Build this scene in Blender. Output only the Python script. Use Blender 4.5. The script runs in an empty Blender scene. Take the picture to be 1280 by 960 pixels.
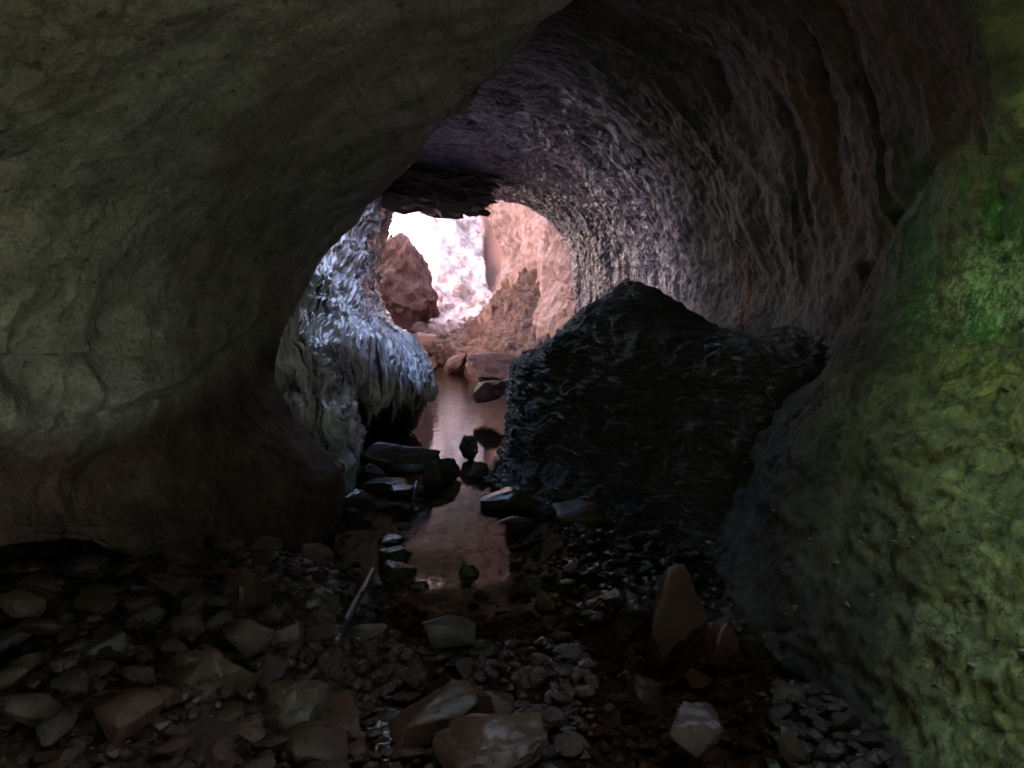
import bpy, bmesh, math, random
import numpy as np
from mathutils import Vector, Matrix

random.seed(7); RNG = np.random.RandomState(11)
scene = bpy.context.scene
C = scene.collection

# ------------------------------------------------------------------ camera
CAM_H = 1.2; FPX = 967.0; HZ = 395.0           # eye height (m), focal length and horizon row in photo pixels
PITCH = math.atan((480.0 - HZ) / FPX)
cam_d = bpy.data.cameras.new('camera'); cam = bpy.data.objects.new('camera', cam_d); C.objects.link(cam)
cam_d.sensor_width = 36.0; cam_d.lens = 36.0 * FPX / 1280.0
cam_d.clip_start = 0.05; cam_d.clip_end = 600
cam.location = (0, 0, CAM_H); cam.rotation_euler = (math.radians(90) - PITCH, 0, 0)
scene.camera = cam

# ------------------------------------------------------------------ sky, sun, exposure
SUN_ELEV = math.radians(45); SUN_AZ = math.radians(110)     # azimuth clockwise from +Y (to the right of the passage)
world = bpy.data.worlds.new('World'); scene.world = world; world.use_nodes = True
wn = world.node_tree; wn.nodes.clear()
sky = wn.nodes.new('ShaderNodeTexSky'); sky.sky_type = 'NISHITA'; sky.sun_disc = False
sky.sun_elevation = SUN_ELEV; sky.sun_rotation = SUN_AZ
bg = wn.nodes.new('ShaderNodeBackground'); bg.inputs['Strength'].default_value = 0.15
wo = wn.nodes.new('ShaderNodeOutputWorld')
wn.links.new(sky.outputs[0], bg.inputs[0]); wn.links.new(bg.outputs[0], wo.inputs[0])
sun_d = bpy.data.lights.new('sun', 'SUN'); sun_d.energy = 5.0; sun_d.angle = math.radians(0.5); sun_d.color = (1.0, 0.955, 0.9)
sun = bpy.data.objects.new('sun', sun_d); C.objects.link(sun)
SUN_DIR = Vector((math.sin(SUN_AZ) * math.cos(SUN_ELEV), math.cos(SUN_AZ) * math.cos(SUN_ELEV), math.sin(SUN_ELEV)))
sun.rotation_euler = SUN_DIR.to_track_quat('Z', 'Y').to_euler(); sun.location = (0, 10, 30)
vs = scene.view_settings
vs.view_transform = 'Standard'; vs.look = 'None'; vs.gamma = 1; vs.use_curve_mapping = False; vs.exposure = 4.3
cy = scene.cycles
cy.use_denoising = True; cy.use_guiding = False
cy.max_bounces = 9; cy.diffuse_bounces = 6; cy.glossy_bounces = 4; cy.transparent_max_bounces = 8
cy.sample_clamp_indirect = 6.0; cy.use_adaptive_sampling = False

# ------------------------------------------------------------------ helpers
CR = cam.rotation_euler.to_matrix()
def pix(px, py, D):
    """photo pixel + forward distance D (metres along +Y) -> point"""
    d = CR @ Vector(((px - 640) / FPX, (480 - py) / FPX, -1.0))
    s = D / d.y
    return np.array((d.x * s, d.y * s, CAM_H + d.z * s))
def on_ground(px, py, z=0.0):
    d = CR @ Vector(((px - 640) / FPX, (480 - py) / FPX, -1.0))
    s = (z - CAM_H) / d.z
    return np.array((d.x * s, d.y * s, z))
def topix(P):
    P = np.asarray(P, float); q = (P - np.array((0, 0, CAM_H))) @ np.array(CR)
    w = np.where(-q[..., 2] < 0.05, 0.05, -q[..., 2])
    return 640 + FPX * q[..., 0] / w, 480 - FPX * q[..., 1] / w

_perm = RNG.permutation(256); _perm = np.concatenate([_perm, _perm, _perm])
_grad = RNG.normal(size=(256, 3)); _grad /= np.linalg.norm(_grad, axis=1)[:, None]
def perlin(p):
    p = np.asarray(p, float); sh = p.shape[:-1]; p = p.reshape(-1, 3)
    i = np.floor(p).astype(int); f = p - i; i &= 255
    u = f * f * f * (f * (f * 6 - 15) + 10)
    def g(a, b, c):
        h = _perm[_perm[_perm[i[:, 0] + a] + i[:, 1] + b] + i[:, 2] + c]
        return np.einsum('ij,ij->i', _grad[h], f - np.array((a, b, c)))
    def lerp(a, b, t): return a + (b - a) * t
    x0 = lerp(lerp(g(0,0,0), g(1,0,0), u[:,0]), lerp(g(0,1,0), g(1,1,0), u[:,0]), u[:,1])
    x1 = lerp(lerp(g(0,0,1), g(1,0,1), u[:,0]), lerp(g(0,1,1), g(1,1,1), u[:,0]), u[:,1])
    return (lerp(x0, x1, u[:,2]) * 1.5).reshape(sh)
def fbm(p, octv=4, gain=0.5, lac=2.03):
    p = np.asarray(p, float); a = 1.0; s = 0
    for k in range(octv):
        s = s + a * perlin(p * lac ** k + k * 17.3); a *= gain
    return s
def ridged(p, octv=3, gain=0.5):
    p = np.asarray(p, float); a = 1.0; s = 0
    for k in range(octv):
        s = s + a * (1 - 2 * np.abs(perlin(p * 2.05 ** k + k * 9.1))); a *= gain
    return s
def smooth(a, b, x):
    t = np.clip((x - a) / (b - a), 0, 1); return t * t * (3 - 2 * t)

def cr_axis(A, n, axis):
    """Catmull-Rom resample of the control array A along an axis"""
    A = np.moveaxis(np.asarray(A, float), axis, 0); m = A.shape[0]
    t = np.linspace(0, m - 1, n) if np.isscalar(n) else np.asarray(n, float); i = np.minimum(t.astype(int), m - 2); f = (t - i).reshape((-1,) + (1,) * (A.ndim - 1))
    E = np.concatenate([2 * A[:1] - A[1:2], A, 2 * A[-1:] - A[-2:-1]])
    p0, p1, p2, p3 = E[i], E[i + 1], E[i + 2], E[i + 3]
    r = 0.5 * (2*p1 + (p2-p0)*f + (2*p0-5*p1+4*p2-p3)*f*f + (3*p1-p0-3*p2+p3)*f**3)
    return np.moveaxis(r, 0, axis)
def sheet(ctrl, nr, nc): return cr_axis(cr_axis(ctrl, nr, 0), nc, 1)
def spans(*segs):
    """sample positions: (from, to, count) runs over the control index"""
    return np.concatenate([np.linspace(a, b, n, endpoint=False) for a, b, n in segs] + [[segs[-1][1]]])
def normals(G):
    a = np.gradient(G, axis=0); b = np.gradient(G, axis=1); n = np.cross(a, b)
    return n / np.maximum(np.linalg.norm(n, axis=-1, keepdims=True), 1e-9)
def arclen(G, axis):
    d = np.linalg.norm(np.diff(G, axis=axis), axis=-1)
    z = np.zeros_like(np.take(G[..., 0], [0], axis=axis))
    return np.concatenate([z, np.cumsum(d, axis=axis)], axis=axis)
def uvw(G):
    r = arclen(G, 0); c = arclen(G, 1)
    return np.stack([c - c[:, c.shape[1]//2:c.shape[1]//2+1], r - r[r.shape[0]//2:r.shape[0]//2+1], np.zeros_like(r)], -1)
def facing(G, pt):
    """outward normals that point to the side of pt"""
    n = normals(G); v = np.asarray(pt) - G
    s = np.sign(np.median(np.einsum('ijk,ijk->ij', n, v)))
    return n * (s if s != 0 else 1)

def link_mesh(name, verts, faces, material, parent=None, smooth_shade=True, uv=None):
    me = bpy.data.meshes.new(name)
    if isinstance(faces, np.ndarray):
        nf, k = faces.shape
        me.vertices.add(len(verts)); me.vertices.foreach_set('co', np.asarray(verts, np.float32).ravel())
        me.loops.add(nf * k); me.loops.foreach_set('vertex_index', faces.astype(np.int32).ravel())
        me.polygons.add(nf); me.polygons.foreach_set('loop_start', np.arange(0, nf * k, k, dtype=np.int32))
        me.update(calc_edges=True)
    else:
        me.from_pydata([tuple(v) for v in verts], [], faces)
    if uv is not None:
        L = me.uv_layers.new(name='UVMap'); idx = np.zeros(len(me.loops), np.int32); me.loops.foreach_get('vertex_index', idx)
        L.data.foreach_set('uv', np.asarray(uv, np.float32)[idx].ravel())
    me.polygons.foreach_set('use_smooth', np.full(len(me.polygons), smooth_shade)); me.update()
    if material: me.materials.append(material)
    o = bpy.data.objects.new(name, me); C.objects.link(o)
    if parent: o.parent = parent
    return o
def grid_obj(name, G, material, keep=None, parent=None, uv=None):
    nr, nc = G.shape[:2]; idx = np.arange(nr * nc).reshape(nr, nc)
    F = np.stack([idx[:-1, :-1], idx[:-1, 1:], idx[1:, 1:], idx[1:, :-1]], -1).reshape(-1, 4)
    if keep is not None:
        k = keep[:-1, :-1] & keep[1:, 1:] & keep[:-1, 1:] & keep[1:, :-1]; F = F[k.ravel()]
    u = (uvw(G)[..., :2] if uv is None else uv).reshape(-1, 2)
    return link_mesh(name, G.reshape(-1, 3), F, material, parent, True, u)
def struct(o): o['kind'] = 'structure'; return o
def tag(o, label, cat, group=None):
    o['label'] = label; o['category'] = cat
    if group: o['group'] = group
    return o

# ------------------------------------------------------------------ materials
class M:
    def __init__(s, name):
        s.m = bpy.data.materials.new(name); s.m.use_nodes = True; s.t = s.m.node_tree; s.t.nodes.clear()
        s.out = s.t.nodes.new('ShaderNodeOutputMaterial'); s.b = s.t.nodes.new('ShaderNodeBsdfPrincipled')
        s.t.links.new(s.b.outputs[0], s.out.inputs['Surface'])
    def put(s, inp, v):
        if isinstance(v, bpy.types.NodeSocket): s.t.links.new(v, inp)
        elif isinstance(v, (tuple, list)) and len(v) == 3 and inp.type == 'RGBA': inp.default_value = (*v, 1)
        else: inp.default_value = v
    def n(s, kind, **kw):
        x = s.t.nodes.new(kind)
        for k, v in kw.items(): setattr(x, k, v)
        return x
    def co(s, which='Object', scale=(1, 1, 1), rot=(0, 0, 0)):
        t = s.n('ShaderNodeTexCoord'); m = s.n('ShaderNodeMapping')
        s.t.links.new(t.outputs[which], m.inputs[0]); m.inputs['Scale'].default_value = scale; m.inputs['Rotation'].default_value = rot
        return m.outputs[0]
    def noise(s, vec, scale=5, detail=6, rough=0.6, dist=0.0):
        x = s.n('ShaderNodeTexNoise'); s.put(x.inputs['Vector'], vec)
        x.inputs['Scale'].default_value = scale; x.inputs['Detail'].default_value = detail
        x.inputs['Roughness'].default_value = rough; x.inputs['Distortion'].default_value = dist
        return x.outputs['Fac']
    def voro(s, vec, scale=10, feature='F1', rnd=1.0):
        x = s.n('ShaderNodeTexVoronoi', feature=feature); s.put(x.inputs['Vector'], vec)
        x.inputs['Scale'].default_value = scale; x.inputs['Randomness'].default_value = rnd
        return x.outputs['Distance']
    def ramp(s, fac, stops):
        x = s.n('ShaderNodeValToRGB'); s.put(x.inputs[0], fac); e = x.color_ramp.elements
        while len(e) < len(stops): e.new(0.5)
        for q, (p, c) in zip(e, stops):
            q.position = p; q.color = (*c, 1) if isinstance(c, (tuple, list)) else (c, c, c, 1)
        return x.outputs[0]
    def mix(s, fac, a, b, blend='MIX'):
        x = s.n('ShaderNodeMix', data_type='RGBA', blend_type=blend)
        s.put(x.inputs[0], fac); s.put(x.inputs[6], a); s.put(x.inputs[7], b); return x.outputs[2]
    def math(s, op, a, b=0.0, c=0.0, clamp=False):
        x = s.n('ShaderNodeMath', operation=op, use_clamp=clamp)
        for k, v in enumerate((a, b, c)): s.put(x.inputs[k], v)
        return x.outputs[0]
    def rng(s, v, a, b, c=0.0, d=1.0):
        x = s.n('ShaderNodeMapRange', interpolation_type='SMOOTHSTEP'); s.put(x.inputs[0], v)
        for k, q in enumerate((a, b, c, d)): x.inputs[k + 1].default_value = q
        return x.outputs[0]
    def sep(s, v):
        x = s.n('ShaderNodeSeparateXYZ'); s.t.links.new(v, x.inputs[0]); return x.outputs
    def attr(s, name):
        x = s.n('ShaderNodeAttribute', attribute_name=name); return x.outputs['Fac']
    def bump(s, h, strength=0.5, dist=0.02, prev=None):
        x = s.n('ShaderNodeBump'); s.put(x.inputs['Height'], h); x.inputs['Strength'].default_value = strength
        x.inputs['Distance'].default_value = dist
        if prev is not None: s.t.links.new(prev, x.inputs['Normal'])
        return x.outputs[0]
    def set(s, color=None, rough=None, normal=None, spec=None, coat=None, coat_rough=None):
        I = s.b.inputs
        if color is not None: s.put(I['Base Color'], color)
        if rough is not None: s.put(I['Roughness'], rough)
        if normal is not None: s.put(I['Normal'], normal)
        if spec is not None: s.put(I['Specular IOR Level'], spec)
        if coat is not None: s.put(I['Coat Weight'], coat); s.put(I['Coat Roughness'], coat_rough or 0.1)
        return s.m

def mat_left():
    m = M('pale_limestone'); o = m.co(); u = m.co('UV')
    big = m.noise(o, 1.1, 5, 0.55); med = m.noise(o, 5, 8, 0.62); fine = m.noise(o, 28, 8, 0.65)
    spots = m.voro(o, 13); strk = m.noise(m.co('UV', (1.2, 8.0, 1.0), (0, 0, 0.62)), 1.9, 7, 0.65)
    c = m.ramp(med, [(0.30, (0.13, 0.125, 0.105)), (0.5, (0.265, 0.256, 0.215)), (0.70, (0.36, 0.35, 0.30))])
    c = m.mix(m.rng(strk, 0.45, 0.68, 0, 0.5), c, (0.12, 0.115, 0.085))
    c = m.mix(m.rng(big, 0.50, 0.66, 0, 0.5), c, (0.15, 0.12, 0.075))
    c = m.mix(m.rng(fine, 0.60, 0.72, 0, 0.75), c, (0.06, 0.06, 0.045))
    z = m.attr('brown')
    brown = m.ramp(med, [(0.3, (0.022, 0.012, 0.009)), (0.5, (0.062, 0.032, 0.020)), (0.72, (0.12, 0.078, 0.038))])
    c = m.mix(m.rng(m.math('ADD', z, m.math('ADD', m.math('MULTIPLY', m.math('SUBTRACT', big, 0.5), 1.8), m.math('MULTIPLY', m.math('SUBTRACT', med, 0.5), .8))), 0.15, 0.75), c, brown)
    h = m.math('ADD', m.math('MULTIPLY', med, 0.6), m.math('MULTIPLY', fine, 0.5))
    grit = m.noise(o, 75, 6, 0.7); vein = m.rng(m.math('ABSOLUTE', m.math('SUBTRACT', m.noise(o, 3.4, 7, 0.62, 0.5), 0.5)), 0.0, 0.02)
    c = m.mix(m.math('MULTIPLY', m.math('SUBTRACT', 1.0, vein), 0.35), c, (0.07, 0.062, 0.05))
    c = m.mix(m.rng(grit, 0.42, 0.62, 0.0, 0.5), c, m.mix(1.0, c, (0.4, 0.4, 0.38), 'MULTIPLY')); c = m.mix(m.rng(m.noise(o, 17, 4, 0.6), 0.40, 0.31, 0.0, 0.75), c, (0.05, 0.045, 0.035))
    n1 = m.bump(h, 0.8, 0.028); n1 = m.bump(strk, 0.35, 0.03, n1); pit = m.rng(m.noise(o, 17, 4, 0.6), 0.30, 0.40); n2 = m.bump(pit, 0.6, 0.010, n1); n2 = m.bump(vein, 0.35, 0.008, n2); n2 = m.bump(grit, 0.5, 0.004, n2)
    return m.set(c, m.rng(med, 0.3, 0.7, 0.85, 0.6), n2, 0.35)
def mat_roof():
    m = M('scalloped_cave_rock'); o = m.co(); P = m.sep(o)
    big = m.noise(o, 0.9, 5, 0.55); med = m.noise(o, 4.5, 8, 0.6); fine = m.noise(o, 30, 8, 0.6)
    hoop = m.noise(m.co('UV', (2.2, 26.0, 1.0)), 1.0, 5, 0.5, 0.5)
    c = m.ramp(med, [(0.28, (0.022, 0.019, 0.016)), (0.5, (0.052, 0.044, 0.037)), (0.75, (0.095, 0.083, 0.067))])
    red = m.rng(m.noise(m.co('Object', (1.2, 3.0, 0.5)), 1.0, 5, 0.6), 0.54, 0.68, 0, 0.8)
    c = m.mix(red, c, (0.105, 0.045, 0.024))
    hollow = m.rng(hoop, 0.36, 0.5)
    wet = m.rng(m.math('ADD', P[1], m.math('MULTIPLY', P[0], -.95)), 3.9, 5.6)                                  # inner passage wet and glossy; its lilac light is painted into the colour
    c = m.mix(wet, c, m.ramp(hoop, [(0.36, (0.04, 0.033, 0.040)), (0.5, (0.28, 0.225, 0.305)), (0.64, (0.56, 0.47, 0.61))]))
    # green pool of light painted into the colour, mottled like mineral growth
    al = m.attr('green_glow'); an = m.noise(o, 3.2, 8, 0.62); lace = m.noise(o, 16, 8, 0.7, 0.6)
    amask = m.rng(m.math('ADD', al, m.math('MULTIPLY', m.math('SUBTRACT', an, 0.5), 0.7)), 0.2, 0.75)
    ac = m.ramp(lace, [(0.34, (0.105, 0.112, 0.055)), (0.5, (0.20, 0.205, 0.10)), (0.62, (0.29, 0.285, 0.13)), (0.72, (0.46, 0.42, 0.20))])
    c = m.mix(m.math('MULTIPLY', amask, 0.9), c, ac)
    c = m.mix(m.math('MULTIPLY', m.attr('emerald_glow'), m.rng(m.noise(m.co('Object', (4.5, 4.5, .7)), 1.6, 6, 0.6), 0.40, 0.58, 0.15, 1.0)), c, m.ramp(lace, [(0.38, (0.03, 0.11, 0.035)), (0.62, (0.085, 0.27, 0.08))]))
    lime_glow = m.math('MULTIPLY', m.attr('lime_glow'), m.rng(m.math('ADD', m.math('MULTIPLY', an, .6), m.math('MULTIPLY', lace, .4)), 0.44, 0.56, 0.15, 0.9)); c = m.mix(lime_glow, c, m.ramp(lace, [(0.4, (0.22, 0.25, 0.09)), (0.62, (0.44, 0.46, 0.18))]))  # yellow-green glow of the right edge, painted as brighter albedo
    cr = m.attr('crust_glow'); lc2 = m.noise(o, 42, 6, 0.7, 0.8)
    crm = m.rng(m.math('ADD', cr, m.math('ADD', m.math('MULTIPLY', m.math('SUBTRACT', lace, 0.5), 2.0), m.math('MULTIPLY', m.math('SUBTRACT', lc2, 0.5), 2.4))), 0.5, 1.1)
    c = m.mix(crm, c, m.ramp(lc2, [(0.4, (0.22, 0.42, 0.18)), (0.65, (0.56, 0.70, 0.42))]))
    n1 = m.bump(m.math('ADD', m.math('MULTIPLY', med, 0.5), m.math('MULTIPLY', fine, 0.5)), 0.6, 0.022)
    grit = m.noise(o, 80, 6, 0.7); crk = m.rng(m.math('ABSOLUTE', m.math('SUBTRACT', m.noise(m.co('Object', (1, 1, 1.8)), 4.2, 8, 0.62, 0.6), 0.5)), 0.0, 0.025)
    n1 = m.bump(grit, 0.5, 0.005, n1); n1 = m.bump(crk, 0.5, 0.012, n1)
    c = m.mix(m.math('MULTIPLY', m.math('SUBTRACT', 1.0, crk), 0.5), c, (0.03, 0.03, 0.018)); c = m.mix(m.rng(grit, 0.45, 0.62, 0.0, 0.4), c, m.mix(1.0, c, (0.4, 0.4, 0.4), 'MULTIPLY'))
    st = m.n('ShaderNodeBump'); m.put(st.inputs['Height'], hoop); m.put(st.inputs['Strength'], m.math('MULTIPLY', wet, 0.8)); st.inputs['Distance'].default_value = 0.03
    m.t.links.new(n1, st.inputs['Normal'])
    rough = m.math('SUBTRACT', 0.78, m.math('MULTIPLY', wet, 0.50))
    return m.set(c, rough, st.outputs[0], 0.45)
def mat_flow():
    m = M('wet_flowstone'); o = m.co()
    st = m.noise(m.co('UV', (30.0, 3.2, 1.0)), 1.0, 5, 0.55, 0.5); med = m.noise(o, 6, 6, 0.6); fine = m.noise(o, 40, 5, 0.6)
    c = m.ramp(st, [(0.36, (0.05, 0.045, 0.05)), (0.46, (0.52, 0.48, 0.52)), (0.58, (0.82, 0.78, 0.82))])
    c = m.mix(m.rng(med, 0.55, 0.75, 0, 0.4), c, (0.11, 0.085, 0.08))
    br = m.attr('brown'); c = m.mix(br, c, m.ramp(med, [(0.3, (0.06, 0.028, 0.022)), (0.7, (0.17, 0.085, 0.065))]))
    n = m.bump(st, 0.9, 0.045); n = m.bump(fine, 0.4, 0.008, n)
    return m.set(c, m.rng(med, 0.3, 0.7, 0.22, 0.38), n, 0.6, 0.8, 0.12)
def mat_bank():
    m = M('dark_flaky_shale'); o = m.co()
    fl = m.noise(m.co('Object', (5, 5, 26), (0.25, 0.3, 0.2)), 1.4, 6, 0.65, 1.2); med = m.noise(o, 6, 7, 0.6)
    c = m.ramp(fl, [(0.35, (0.022, 0.020, 0.020)), (0.55, (0.062, 0.058, 0.055)), (0.72, (0.14, 0.132, 0.124))])
    n = m.bump(fl, 1.0, 0.04); n = m.bump(med, 0.5, 0.03, n)
    return m.set(c, 0.55, n, 0.4)
def mat_pink(name, dark, midc, light, scale=1.0, rough=0.7, second=None):
    m = M(name); o = m.co()
    big = m.noise(o, 0.55 * scale, 6, 0.6); med = m.noise(o, 2.6 * scale, 8, 0.62); fine = m.noise(o, 12 * scale, 7, 0.65)
    c = m.ramp(med, [(0.28, dark), (0.5, midc), (0.7, light)])
    c = m.mix(m.rng(big, 0.52, 0.66, 0, 0.55), c, dark)
    c = m.mix(m.rng(fine, 0.60, 0.70, 0, 0.6), c, tuple(x * 0.5 for x in dark))
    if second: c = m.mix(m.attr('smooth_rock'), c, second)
    n = m.bump(m.math('ADD', med, m.math('MULTIPLY', fine, 0.5)), 0.8, 0.09 / scale)
    return m.set(c, rough, n, 0.35)
def mat_stone(name, stops, wet=0.35):
    m = M(name); o = m.co(); oi = m.n('ShaderNodeObjectInfo')
    med = m.noise(o, 7, 6, 0.6); fine = m.noise(o, 36, 6, 0.65)
    c = m.ramp(oi.outputs['Random'], stops)
    c = m.mix(m.rng(med, 0.42, 0.68, 0, 0.8), c, m.mix(1.0, c, (0.42, 0.34, 0.27), 'MULTIPLY'))
    c = m.mix(m.rng(fine, 0.58, 0.70, 0, 0.5), c, m.mix(1.0, c, (1.7, 1.6, 1.5), 'MULTIPLY'))
    n = m.bump(med, 0.5, 0.02); n = m.bump(fine, 0.5, 0.006, n)
    return m.set(c, m.rng(med, 0.3, 0.7, wet - 0.1, wet + 0.15), n, 0.5)
def mat_simple(name, c0, c1, scale=6, rough=0.8, bump=0.5, dist=0.03):
    m = M(name); o = m.co(); a = m.noise(o, scale, 7, 0.62)
    return m.set(m.ramp(a, [(0.3, c0), (0.7, c1)]), rough, m.bump(a, bump, dist), 0.4)
def mat_water():
    m = M('still_water'); t = m.t; t.nodes.remove(m.b); o = m.co()
    rip = m.noise(m.co('Object', (3.0, 5.0, 1.0), (0, 0, 0.3)), 2.2, 3, 0.5, 0.6)
    far = m.rng(m.sep(o)[1], 7.0, 10.0)
    b = m.n('ShaderNodeBump'); m.put(b.inputs['Height'], rip); b.inputs['Distance'].default_value = 0.012
    m.put(b.inputs['Strength'], m.math('ADD', 0.05, m.math('MULTIPLY', far, 0.28)))
    f = m.n('ShaderNodeFresnel'); f.inputs[0].default_value = 1.333; m.t.links.new(b.outputs[0], f.inputs['Normal'])
    tr = m.n('ShaderNodeBsdfTransparent'); tr.inputs[0].default_value = (0.68, 0.54, 0.38, 1)
    gl = m.n('ShaderNodeBsdfGlossy'); m.put(gl.inputs['Roughness'], m.rng(m.sep(o)[1], 5.2, 6.4, 0.03, 0.02)); m.t.links.new(b.outputs[0], gl.inputs['Normal'])
    mx = m.n('ShaderNodeMixShader'); t.links.new(m.math('MULTIPLY', f.outputs[0], m.rng(m.sep(o)[1], 5.2, 6.4, 0.30, 1.0)), mx.inputs[0]); t.links.new(tr.outputs[0], mx.inputs[1]); t.links.new(gl.outputs[0], mx.inputs[2])
    t.links.new(mx.outputs[0], m.out.inputs['Surface']); return m.m
MAT = dict(
    left=mat_left(), roof=mat_roof(), flow=mat_flow(), bank=mat_bank(),
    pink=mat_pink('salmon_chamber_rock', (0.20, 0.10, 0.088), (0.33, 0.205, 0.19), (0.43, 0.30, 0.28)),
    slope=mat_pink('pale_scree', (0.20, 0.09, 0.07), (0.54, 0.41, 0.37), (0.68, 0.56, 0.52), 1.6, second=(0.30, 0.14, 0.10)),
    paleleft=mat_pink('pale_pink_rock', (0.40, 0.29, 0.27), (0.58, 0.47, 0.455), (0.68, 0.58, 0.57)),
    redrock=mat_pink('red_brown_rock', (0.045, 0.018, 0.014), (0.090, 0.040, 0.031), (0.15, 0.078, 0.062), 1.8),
    rubble=mat_pink('brown_rubble', (0.04, 0.019, 0.014), (0.095, 0.047, 0.036), (0.18, 0.10, 0.08), 3.0),
    farstone=mat_stone('pink_stone', [(0.0, (0.15, 0.07, 0.05)), (0.5, (0.29, 0.16, 0.125)), (1.0, (0.45, 0.28, 0.23))], 0.6),
    stone=mat_stone('wet_river_stone', [(0.0, (0.024, 0.013, 0.009)), (0.35, (0.058, 0.028, 0.016)), (0.7, (0.054, 0.022, 0.014)), (1.0, (0.080, 0.046, 0.024))], 0.45),
    olive=mat_stone('olive_limestone', [(0.0, (0.043, 0.029, 0.016)), (1.0, (0.056, 0.039, 0.021))], 0.52),
    damstone=mat_stone('grey_brown_stone', [(0.0, (0.045, 0.036, 0.028)), (1.0, (0.07, 0.055, 0.042))], 0.28),
    bed=mat_simple('wet_stream_bed', (0.022, 0.015, 0.010), (0.06, 0.040, 0.026), 14, 0.4, 0.8, 0.02),
    hill=mat_simple('hillside_rock_and_soil', (0.10, 0.085, 0.06), (0.22, 0.19, 0.14), 1.0),
    green_bounce=mat_simple('green_bounce', (0.15, 0.25, 0.03), (0.24, 0.36, 0.06), 5, 0.9),
    grass=mat_simple('grass_ground', (0.05, 0.11, 0.02), (0.10, 0.19, 0.04), 3, 0.95),
    pale_bounce=mat_simple('pale_bounce_rock', (0.66, 0.64, 0.64), (0.80, 0.79, 0.79), 2.5, 0.7),
    bounce_sand=mat_simple('pale_bounce_sand', (0.34, 0.31, 0.25), (0.48, 0.44, 0.37), 8, 0.9),
    crag=mat_simple('dark_wet_rock', (0.05, 0.036, 0.036), (0.15, 0.11, 0.11), 4, 0.4, 0.9, 0.06),
    water=mat_water())
def mat_metal():
    m = M('blue_grey_steel'); o = m.co(); a = m.noise(o, 30, 5, 0.6)
    m.b.inputs['Metallic'].default_value = 0.85
    return m.set(m.ramp(a, [(0.35, (0.07, 0.09, 0.13)), (0.7, (0.18, 0.21, 0.26))]), m.rng(a, 0.3, 0.7, 0.25, 0.5), m.bump(a, 0.2, 0.002))
MAT['steel'] = mat_metal()
MAT['drip'] = mat_simple('pale_dripstone', (0.20, 0.19, 0.20), (0.62, 0.60, 0.64), 18, 0.25, 0.6, 0.01)
MAT['flake'] = mat_simple('shale_flake', (0.022, 0.02, 0.019), (0.13, 0.125, 0.115), 40, 0.4, 0.3, 0.004)
MAT['chip'] = mat_simple('pale_chip', (0.09, 0.09, 0.06), (0.24, 0.23, 0.14), 30, 0.6, 0.3, 0.004)

def vattr(o, name, val):
    a = o.data.attributes.new(name, 'FLOAT', 'POINT'); a.data.foreach_set('value', np.asarray(val, np.float32).ravel())

def shards(parent, G, N, n, name, mat, size, thick, where, wide=(.25, .7)):
    """flat chips of rock stuck in a surface: too many and too small to count, one part"""
    P = G.reshape(-1, 3); Q = N.reshape(-1, 3); ok = np.nonzero(where(P.T))[0]; ok = RNG.choice(ok, n)
    base = np.array([(-1, 0, 0), (-.3, -.45, .1), (1, -.1, 0), (.2, .5, 0), (-.2, -.1, 1), (.4, .05, .8)]); bf = [(0, 1, 4), (1, 2, 5), (1, 5, 4), (2, 3, 5), (3, 0, 4), (3, 4, 5), (0, 3, 1), (1, 3, 2)]
    Vs, Fs = [], []
    for k, i in enumerate(ok):
        nz = Q[i] + RNG.normal(0, .2, 3); nz /= np.linalg.norm(nz); t = np.cross(nz, (RNG.normal(0, .35), RNG.normal(0, .2), 1.0)); t /= np.linalg.norm(t); b = np.cross(nz, t)
        L = size[0] + (size[1] - size[0]) * RNG.rand() ** 2.2
        V = base * (1 + .3 * RNG.uniform(-1, 1, base.shape)) * np.array((L, L * RNG.uniform(*wide), L * thick))
        Vs.append(V @ np.stack([t, b, nz]) + P[i] - nz * L * thick * .25); Fs += [(a + 6 * k, b_ + 6 * k, c + 6 * k) for a, b_, c in bf]
    o = link_mesh(name, np.concatenate(Vs), np.array(Fs), mat, parent, False); o['kind'] = 'stuff'
    return o
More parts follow.
